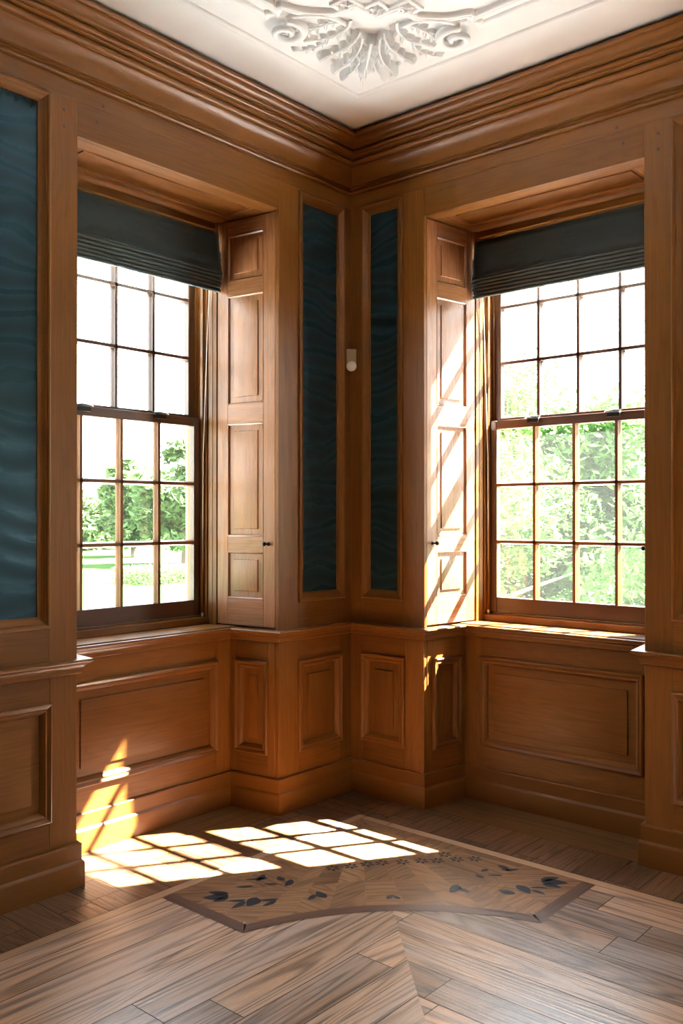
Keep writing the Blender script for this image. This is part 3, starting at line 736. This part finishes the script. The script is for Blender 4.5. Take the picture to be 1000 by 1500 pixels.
# resample the outer edge, lay tapering boards in three rings
def resample(P, n):
    L = [0]
    for i in range(len(P)-1): L.append(L[-1]+(P[i+1]-P[i]).length)
    out = []
    for k in range(n+1):
        s_ = L[-1]*k/n
        for i in range(len(P)-1):
            if s_ <= L[i+1]+1e-9:
                out.append(P[i].lerp(P[i+1], (s_-L[i])/max(1e-9, L[i+1]-L[i]))); break
    return out
NE = 26
E0 = resample(edge, NE); C0 = Vector((fx, fy))
rings_t = [0.0, .28, .52, .76, 1.0]
rr_ = random.Random(5)
for ri in range(4):
    t0, t1 = rings_t[ri], rings_t[ri+1]
    step = 2
    for k in range(0, NE, step):
        ks = list(range(k, min(k+step, NE)+1))
        lo = [C0.lerp(E0[j], t0) for j in ks]; hi = [C0.lerp(E0[j], t1) for j in ks]
        if ri == 0: poly = [C0]+hi
        else: poly = lo+hi[::-1]
        cen = sum(poly, Vector((0, 0)))/len(poly)
        poly = [p.lerp(cen, .004) for p in poly]
        ox, oy = rr_.uniform(0, 40), rr_.uniform(0, 40); ang = rr_.choice((0, PI/2, PI/4))
        I = [m.v(p.x, p.y, zg) for p in poly]
        m.f(I[::-1], [((p.x*math.cos(ang)+p.y*math.sin(ang)+ox), (-p.x*math.sin(ang)+p.y*math.cos(ang)+oy)) for p in poly][::-1], rr_.random())
m.build('ground_veneer', M['inlay_ground'], mq, smooth=0, recalc=False)
m = MB(); zb = .0012
def strip(P, Q):
    s_ = 0
    for i in range(len(P)-1):
        l = (P[i+1]-P[i]).length
        m.f([m.v(P[i].x, P[i].y, zb), m.v(P[i+1].x, P[i+1].y, zb), m.v(Q[i+1].x, Q[i+1].y, zb), m.v(Q[i].x, Q[i].y, zb)], [(s_, 0), (s_+l, 0), (s_+l, .05), (s_, .05)], .5); s_ += l
i0 = min(inner, key=lambda p: abs(p.y-(YB+BW))); 
inn = [p for p in inner if p.y > YB+BW and p.x < XB-BW]
strip([Vector((FX, YB)), PA], [Vector((FX, YB+BW)), Vector((inn[0].x, YB+BW))])
strip(outer, [Vector((min(max(p.x, FX), XB-BW), max(p.y, YB+BW))) for p in inner])
strip([PB, Vector((XB, FY))], [Vector((XB-BW, inn[-1].y)), Vector((XB-BW, FY))])
m.build('band', M['inlay_band'], mq, smooth=0, recalc=True)
# leaves: (base, tip, half width)
def leaf(p, q, wd, z=.0019):
    p = Vector(p); q = Vector(q); d = q-p; n = Vector((-d.y, d.x)).normalized()
    m = MB(); N_ = 10; A = []; B = []
    for i in range(N_+1):
        t = i/N_; ww = wd*math.sin(PI*t**.8)**.85 if 0 < t < 1 else 0
        bend = n*(.06*d.length*math.sin(PI*t)); c_ = p+d*t+bend
        A.append(c_+n*ww); B.append(c_-n*ww)
    I = [m.v(x.x, x.y, z) for x in A]+[m.v(x.x, x.y, z) for x in B[1:-1][::-1]]
    m.f(I, [(0, 0)]*len(I)); return m.build('leaf', M['ink'], mq, smooth=0)
LEAVES = [
  ((0.553, -1.435), (0.473, -1.477), 0.0199),
  ((0.566, -1.445), (0.501, -1.533), 0.0279),
  ((0.573, -1.455), (0.562, -1.532), 0.0171),
  ((0.652, -1.429), (0.601, -1.484), 0.0096),
  ((0.656, -1.441), (0.667, -1.525), 0.0155),
  ((0.666, -1.386), (0.699, -1.468), 0.0292),
  ((0.746, -1.335), (0.695, -1.397), 0.0118),
  ((0.747, -1.352), (0.743, -1.429), 0.0127),
  ((0.573, -1.314), (0.522, -1.372), 0.0113),
  ((0.559, -1.209), (0.496, -1.292), 0.0103),
  ((0.519, -1.199), (0.549, -1.273), 0.0146),
  ((0.635, -1.23), (0.589, -1.272), 0.008),
  ((0.632, -1.189), (0.58, -1.176), 0.0157),
  ((0.649, -1.16), (0.677, -1.229), 0.0164),
  ((0.828, -1.209), (0.841, -1.266), 0.0129),
  ((0.885, -1.202), (0.812, -1.179), 0.021),
  ((1.465, -0.471), (1.51, -0.39), 0.0204),
  ((1.473, -0.485), (1.568, -0.42), 0.0294),
  ((1.487, -0.5), (1.569, -0.483), 0.0184),
  ((1.466, -0.568), (1.53, -0.523), 0.01),
  ((1.481, -0.585), (1.551, -0.589), 0.0103),
  ((1.411, -0.579), (1.497, -0.624), 0.0249),
  ((1.452, -0.662), (1.375, -0.673), 0.02),
  ((1.234, -0.439), (1.311, -0.47), 0.0152),
  ((1.331, -0.419), (1.268, -0.485), 0.0117),
  ((1.311, -0.527), (1.257, -0.57), 0.0089),
  ((1.224, -0.508), (1.216, -0.552), 0.0131),
  ((1.268, -0.607), (1.215, -0.596), 0.0119),
  ((1.219, -0.738), (1.238, -0.827), 0.0234),
  ((1.302, -0.772), (1.233, -0.76), 0.0128),
  ((1.082, -1.048), (1.076, -1.0), 0.0124),
  ((1.122, -1.014), (1.079, -1.004), 0.0113),
]
for p, q, wd in LEAVES: leaf(p, q, wd)
def stem(pts, wd=.0022, z=.0016):
    m = MB(); P = []
    for i in range(len(pts)-2):
        a_, b_, c_ = (Vector(pts[i]), Vector(pts[i+1]), Vector(pts[i+2]))
        s0 = a_ if i == 0 else (a_+b_)/2; s1 = c_ if i == len(pts)-3 else (b_+c_)/2
        for k in range(9):
            t = k/8; P.append(s0*(1-t)**2+b_*2*t*(1-t)+s1*t*t)
    for i in range(len(P)-1):
        d = P[i+1]-P[i]
        if d.length < 1e-6: continue
        n_ = Vector((-d.y, d.x)).normalized()*wd
        m.quad([(*(P[i]+n_), z), (*(P[i]-n_), z), (*(P[i+1]-n_), z), (*(P[i+1]+n_), z)])
    return m.build('stem', M['inlay_band'], mq, smooth=0, recalc=False)
stem([(.575, -1.445), (.62, -1.38), (.68, -1.27), (.80, -1.20), (.90, -1.17)]); stem([(.58, -1.34), (.62, -1.28), (.66, -1.20)]); stem([(.66, -1.44), (.70, -1.36), (.76, -1.28)])
stem([(1.47, -.50), (1.40, -.55), (1.30, -.64), (1.22, -.78), (1.17, -.90)]); stem([(1.36, -.46), (1.29, -.52), (1.22, -.58)]); stem([(1.46, -.60), (1.38, -.64), (1.30, -.68)])
for fx_, fy_ in ((.700, -.952), (.745, -.880), (.785, -.815), (.826, -.760), (.890, -.690), (.948, -.625), (1.000, -.575), (1.060, -.505), (.985, -.492), (1.118, -.445)):
    m = MB()
    for k in range(6):
        an = k*PI/3+.4; cx_, cy_ = fx_+.021*math.cos(an), fy_+.021*math.sin(an)
        pts = []
        for j in range(10):
            q = 2*PI*j/10; ex, ey = .0125*math.cos(q), .0068*math.sin(q)
            pts.append((cx_+ex*math.cos(an)-ey*math.sin(an), cy_+ex*math.sin(an)+ey*math.cos(an), .0019))
        m.f([m.v(*p) for p in pts], [(0, 0)]*10)
    m.build('flower', M['ink'], mq, smooth=0, recalc=False)

# ------------------------------------------------------------------ ceiling and its plasterwork
m = MB(); m.box(-.05, RX+.05, RY-.05, .05, H, H+.12, 0); ce = m.build('ceiling', M['plaster']); tag(ce, kind='structure')
def flatsweep(m, path, prof, closed=False):
    """moulding on the ceiling along a plan path: prof = (sideways, drop)"""
    m.sweep(path, [(o, H-h) for o, h in prof], 1, closed=closed)
hump = [(-.016, 0), (-.014, .006), (-.008, .011), (0, .013), (.008, .011), (.014, .006), (.016, 0)]
m = MB(); flatsweep(m, [(.432, RY+.45), (.432, -.452), (RX-.45, -.452)], hump)
tag(m.build('trim_5', M['plaster'], smooth=80), kind='structure', label='plain plaster moulding along the ceiling edge')
big = [(-.026, 0), (-.024, .010), (-.014, .018), (-.004, .020), (.004, .014), (.008, .020), (.016, .020), (.022, .012), (.024, 0)]

orn = thing('ceiling_ornament', 'white plaster relief of acanthus leaves, scrolls and rosettes on the ceiling', 'plasterwork', (.85, -.85, H))
AX = Vector((R2, -R2)); AY = Vector((R2, R2)); O0 = Vector((.548, -.566))
def C2(s, t): p = O0+AX*s+AY*t; return (p.x, p.y)
def bez(P, n=12):
    P = [Vector(p) for p in P]; out = []
    for i in range(n+1):
        t = i/n; Q = P[:]
        while len(Q) > 1: Q = [Q[k].lerp(Q[k+1], t) for k in range(len(Q)-1)]
        out.append(Q[0])
    return out
# scalloped inner moulding: straight runs, ogee sweeps and the diamond steps
def mirror(P): return [(s, -t) for s, t in P]
def st(x, y): d = Vector((x, y))-O0; return (d.dot(AX), d.dot(AY))
right = [st(RX-.7, -.705), st(1.29, -.705)] + [tuple(q) for q in bez([st(1.27, -.70), (.70, .40), (.56, .36), (.60, .26), (.60, .17)], 10)]
mid_ = [(.66, .09), (.58, .0)]
path = right + mid_ + mirror(right + mid_[:1])[::-1]
m = MB(); flatsweep(m, [C2(*p) for p in path], big); m.build('border_moulding', M['plaster'], orn, smooth=60)
outer_r = [(p[0]-.055, p[1]+(.0 if i > 1 else .045)) for i, p in enumerate(right[2:-2])]
for P in ([st(2.2, -.63), st(1.36, -.63)]+outer_r[:7], mirror([st(2.2, -.63), st(1.36, -.63)]+outer_r[:7])):
    m = MB(); flatsweep(m, [C2(*p) for p in P], hump); m.build('border_moulding', M['plaster'], orn, smooth=60)

def lobe(m, p, ang, ln, wd, hg, z0=0.0):
    """one rounded, creased lobe lying on the ceiling, pointing along ang"""
    d = Vector((math.cos(ang), math.sin(ang))); n_ = Vector((-d.y, d.x)); nl, nw = 9, 8; rows = []
    for i in range(nl+1):
        f = i/nl; w_ = wd*max(0.02, math.sin(PI*min(1, .04+.94*f**.85)))**.75; cur = .12*ln*math.sin(PI*f)
        row = []
        for j in range(nw+1):
            t = -1+2*j/nw; q = p+d*(f*ln)+n_*(t*w_+0*cur)
            h = hg*(.25+.75*f**.6)*(1-t*t)**.6*(1-.85*max(0, f-.8)/.2)-hg*.42*math.exp(-(t*3.6)**2)*(1-f*.5)
            h = max(.0005, h)+z0*(1 if abs(t) < .99 else 0)
            if abs(t) > .99: h = -.002
            row.append(m.v(*C2(q.x, q.y), H-h))
        rows.append(row)
    for i in range(nl):
        for j in range(nw): m.f([rows[i][j], rows[i][j+1], rows[i+1][j+1], rows[i+1][j]], [(0, 0)]*4)
def relief_leaf(name, ctrl, W, hgt, lobes=4.5, twist=0.0, z0=.0):
    """an acanthus leaf: midrib, paired lobes that shrink to the tip, end lobe"""
    P = bez(ctrl, 22); m = MB(); n_ = max(2, int(lobes))
    L_ = sum((P[i+1]-P[i]).length for i in range(22))
    m.tube([(*C2(p.x, p.y), H-hgt*.35-z0) for p in P[:20]], [max(.003, W*.17*(1-.6*i/19)) for i in range(20)], 7)
    for k in range(n_):
        f = .10+.66*k/n_; i = int(f*22); d = (P[min(i+1, 22)]-P[max(i-1, 0)]).normalized(); a_ = math.atan2(d.y, d.x)
        sc = 1-.40*abs(f-.38)*2
        for e_ in (-1, 1): lobe(m, P[i], a_+e_*(.95-.35*f), W*1.35*sc, W*.36*sc, hgt*.8, z0)
    i = 17; d = (P[22]-P[15]).normalized(); lobe(m, P[i], math.atan2(d.y, d.x), max(W*.9, L_*.24), W*.42, hgt*.95, z0)
    return m.build(name, M['plaster'], orn, smooth=50)
def scroll(c, r0, r1, turns, a0, sg, rad):
    m = MB(); pts = []; rr = []
    n = int(turns*26)
    for i in range(n+1):
        f = i/n; a_ = a0+sg*2*PI*turns*f; R_ = r0+(r1-r0)*f
        p = (c[0]+R_*math.cos(a_), c[1]+R_*math.sin(a_)); pts.append((*C2(*p), H-.022-.012*f)); rr.append(rad*1.25*(1-.45*f))
    m.tube(pts, rr, 8); m.lathe(lambda x, y, h: (*C2(c[0]+x, c[1]+y), H-h), [(.020, -.002), (.020, .016), (.014, .026), (.004, .030)], 12)
    m.build('scroll', M['plaster'], orn, smooth=60)
for e in (1, -1):
    Q = lambda P: [(s_, e*t_) for s_, t_ in P]
    scroll((.470, e*.372), .088, .018, 1.35, PI/2*e*0+ (0 if e > 0 else 0), -e, .017)
    m = MB(); c_ = bez(Q([(.558, .372), (.60, .30), (.62, .20), (.52, .12)]), 14)
    m.tube([(*C2(p.x, p.y), H-.010) for p in c_], [.016-.0004*i for i in range(15)], 8); m.build('scroll_stem', M['plaster'], orn, smooth=60)
    relief_leaf('acanthus_leaf', Q([(.56, .10), (.44, .10), (.36, .20), (.40, .30)]), .038, .040)
    relief_leaf('acanthus_leaf', Q([(.54, .14), (.52, .24), (.42, .27), (.38, .36)]), .036, .034)
    relief_leaf('acanthus_leaf', Q([(.50, .05), (.38, .06), (.28, .14), (.26, .22)]), .036, .042, z0=.012)
    relief_leaf('acanthus_leaf', Q([(.48, .04), (.34, .03), (.22, .08), (.17, .15)]), .032, .044, z0=.026)
    relief_leaf('acanthus_leaf', Q([(.40, .02), (.26, .015), (.14, .05), (.10, .10)]), .024, .040, z0=.020)
    relief_leaf('acanthus_leaf', Q([(.36, .20), (.30, .24), (.26, .30), (.30, .34)]), .026, .028, 3.5)
    relief_leaf('acanthus_leaf', Q([(.52, .33), (.47, .30), (.40, .37), (.44, .43)]), .030, .034, 3.5)
    relief_leaf('acanthus_leaf', Q([(.22, .10), (.18, .14), (.12, .15), (.09, .13)]), .018, .026, 3.5)
    for k in range(4):
        sx, tx = .30-.035*k, .245-.030*k
        m = MB(); m.lathe(lambda x, y, h: (*C2(sx+x, e*tx+y), H-h), [(.011, -.002), (.011, .010), (.007, .017), (.002, .019)], 10); m.build('bead', M['plaster'], orn)
relief_leaf('acanthus_leaf', [(.46, 0), (.36, 0), (.26, 0), (.15, 0)], .042, .050, z0=.035)
relief_leaf('acanthus_leaf', [(.18, 0), (.12, 0), (.06, 0), (.0, 0)], .026, .032, 3.5)
# shell fan behind the centre leaf
for k in range(-4, 5):
    a_ = k*.26
    P = [(.40-.05*math.cos(a_), .05*math.sin(a_)), (.40-.12*math.cos(a_), .13*math.sin(a_)), (.40-.21*math.cos(a_), .20*math.sin(a_))]
    relief_leaf('shell_rib', P, .0135, .026, 1.0)
m = MB(); m.lathe(lambda x, y, h: (*C2(.155+x, y), H-h), [(.034, -.002), (.034, .030), (.026, .044), (.014, .046), (.010, .036)], 18); m.build('boss', M['plaster'], orn, smooth=60)
# diamond frames and rosettes of the trellis
dia = [(.575+.062, 0), (.66, .125), (.66, -.125), (.80, .0), (.80, .25), (.80, -.25), (.92, .125), (.92, -.125), (.92, .37), (.92, -.37), (1.06, 0), (1.06, .25), (1.06, -.25)]
for s_, t_ in dia:
    m = MB(); r_ = .060
    flatsweep(m, [C2(s_+r_, t_), C2(s_, t_+r_), C2(s_-r_, t_), C2(s_, t_-r_)], [(-.010, 0), (-.009, .012), (0, .016), (.009, .012), (.010, 0)], closed=True)
    df = m.build('diamond_frame', M['plaster'], orn, smooth=60)
    m = MB()
    for k in range(4):
        q = k*PI/2+PI/4
        ring0 = []
        F2 = lambda x, y, h, q=q: (*C2(s_+(.022+x)*math.cos(q)-y*math.sin(q), t_+(.022+x)*math.sin(q)+y*math.cos(q)), H-h)
        m.lathe(lambda x, y, h: F2(x*1.15, y*.72, h), [(.021, -.002), (.020, .012), (.014, .020), (.005, .014)], 10)
    m.lathe(lambda x, y, h: (*C2(s_+x, t_+y), H-h), [(.010, 0), (.010, .022), (.006, .028), (.001, .029)], 10)
    m.build('rosette', M['plaster'], df, smooth=60)

# ------------------------------------------------------------------ outside: lawn and trees
GZ = -3.6
m = MB()
m.quad([(-400, -200, GZ), (200, -200, GZ), (200, 400, GZ), (-400, 400, GZ)], [(0, 0), (1, 0), (1, 1), (0, 1)])
tag(m.build('lawn', M['lawn']), kind='structure')
M['bounce_ground'] = plain('pale_bounce_ground', (.60, .59, .57), .9, noise=30)  # pale unseen ground, added to bounce sunlight up through the windows onto the ceiling
m = MB()
m.quad([(-18, -14, GZ+.02), (14, -14, GZ+.02), (14, 13, GZ+.02), (-18, 13, GZ+.02)], [(0, 0), (1, 0), (1, 1), (0, 1)])
tag(m.build('added_bounce_ground', M['bounce_ground']), kind='structure')
def tree(x, y, hgt, rx, label, leaves, size, mat, seed, low=.12, cat='tree'):
    g = random.Random(seed); t = thing('tree', label, cat, (x, y, GZ), 'trees outside the windows')
    m = MB(); top = Vector((x+g.uniform(-.4, .4), y+g.uniform(-.4, .4), GZ+hgt*.72))
    m.tube([(x, y, GZ-.1), (x+g.uniform(-.1, .1), y+g.uniform(-.1, .1), GZ+hgt*.25), top], [hgt*.028, hgt*.020, hgt*.006], 10)
    m.build('trunk', M['bark'], t, smooth=60)
    for k in range(9):
        m = MB(); an = g.uniform(0, 2*PI); z0 = GZ+hgt*g.uniform(.2, .55); rr = rx*g.uniform(.5, .85)
        m.tube([(x, y, z0), (x+rr*.5*math.cos(an), y+rr*.5*math.sin(an), z0+hgt*.10), (x+rr*math.cos(an), y+rr*math.sin(an), z0+hgt*g.uniform(.1, .25))], [hgt*.010, hgt*.006, hgt*.002], 7)
        m.build('branch', M['bark'], t, smooth=60)
    m = MB(); cl = []
    for k in range(60):
        th, ph = g.uniform(0, 2*PI), math.acos(g.uniform(-1, 1)); q = g.uniform(.35, .92)
        zc = GZ+hgt*(low+(1-low)*.5); zr = hgt*(1-low)*.5
        cl.append((x+rx*q*math.cos(th)*math.sin(ph), y+rx*q*math.sin(th)*math.sin(ph), zc+zr*q*math.cos(ph), rx*g.uniform(.16, .32), g.random()))
    for k in range(leaves):
        cx, cy, cz, cr, tn = cl[g.randrange(len(cl))]
        d = Vector((g.gauss(0, 1), g.gauss(0, 1), g.gauss(0, 1))); d = d.normalized()*cr*g.uniform(.3, 1.05)
        p = Vector((cx, cy, cz))+d
        a1_ = Vector((g.gauss(0, 1), g.gauss(0, 1), g.gauss(0, .6))).normalized(); n_ = Vector((g.gauss(0, .6), g.gauss(0, .6), 1)).normalized()
        b1_ = a1_.cross(n_)
        if b1_.length < .05: continue
        b1_ = b1_.normalized(); sz = size*g.uniform(.6, 1.3)
        m.f([m.v(*(p-a1_*sz)), m.v(*(p-b1_*sz*.45+a1_*sz*.1)), m.v(*(p+a1_*sz)), m.v(*(p+b1_*sz*.45+a1_*sz*.1))], [(0, 0)]*4, min(1, max(0, tn*.6+g.random()*.4)))
    m.build('crown', mat, t, smooth=0, recalc=False)
tree(-9.6, 14.6, 10.2, 4.4, 'leafy green tree close outside the right-hand window, filling its left panes', 46000, .115, M['leaf'], 1, .02)
tree(-3.4, 20.4, 7.4, 4.3, 'lower leafy tree outside the right-hand window, behind its right panes', 36000, .13, M['leaf'], 2, .02)
tree(-14.5, 30.0, 10.5, 6.0, 'tree farther back outside the right-hand window, behind the close one', 18000, .26, M['leaf'], 3, .02)
tree(-71.2, 57.2, 13.6, 6.5, 'sunlit tree on the lawn at the right of the left-hand window', 9000, .50, M['leaf_far_hazy'], 20, .06)
tree(-92.0, 66.0, 12.6, 4.8, 'pale distant tree in the middle of the left-hand window', 8000, .55, M['leaf_far_hazy'], 21, .06)
tree(-127.0, 97.0, 13.0, 9.0, 'distant tree low behind the lawn in the left-hand window', 8000, .6, M['leaf_far_hazy'], 22, .06)
tree(-118.0, 77.0, 9.0, 8.0, 'low far tree at the left of the left-hand window', 8000, .6, M['leaf_far_hazy'], 23, .06)
g = random.Random(40); hg = thing('hedge', 'low clipped hedge on the lawn below the trees in the left-hand window', 'hedge', (-53, 40, GZ))
m = MB()
for k in range(9000):
    p = Vector((-53.5+g.uniform(-3.6, 3.6)*.62-g.uniform(-.5, .5)*.78, 40.2+g.uniform(-3.6, 3.6)*.78+g.uniform(-.5, .5)*.62, GZ+g.uniform(0, 1.3)))
    a1_ = Vector((g.gauss(0, 1), g.gauss(0, 1), g.gauss(0, 1))).normalized(); b1_ = a1_.orthogonal().normalized()
    m.f([m.v(*(p-a1_*.12)), m.v(*(p-b1_*.06)), m.v(*(p+a1_*.12)), m.v(*(p+b1_*.06))], [(0, 0)]*4, g.random())
m.build('foliage', M['leaf_far_hazy'], hg, smooth=0, recalc=False)
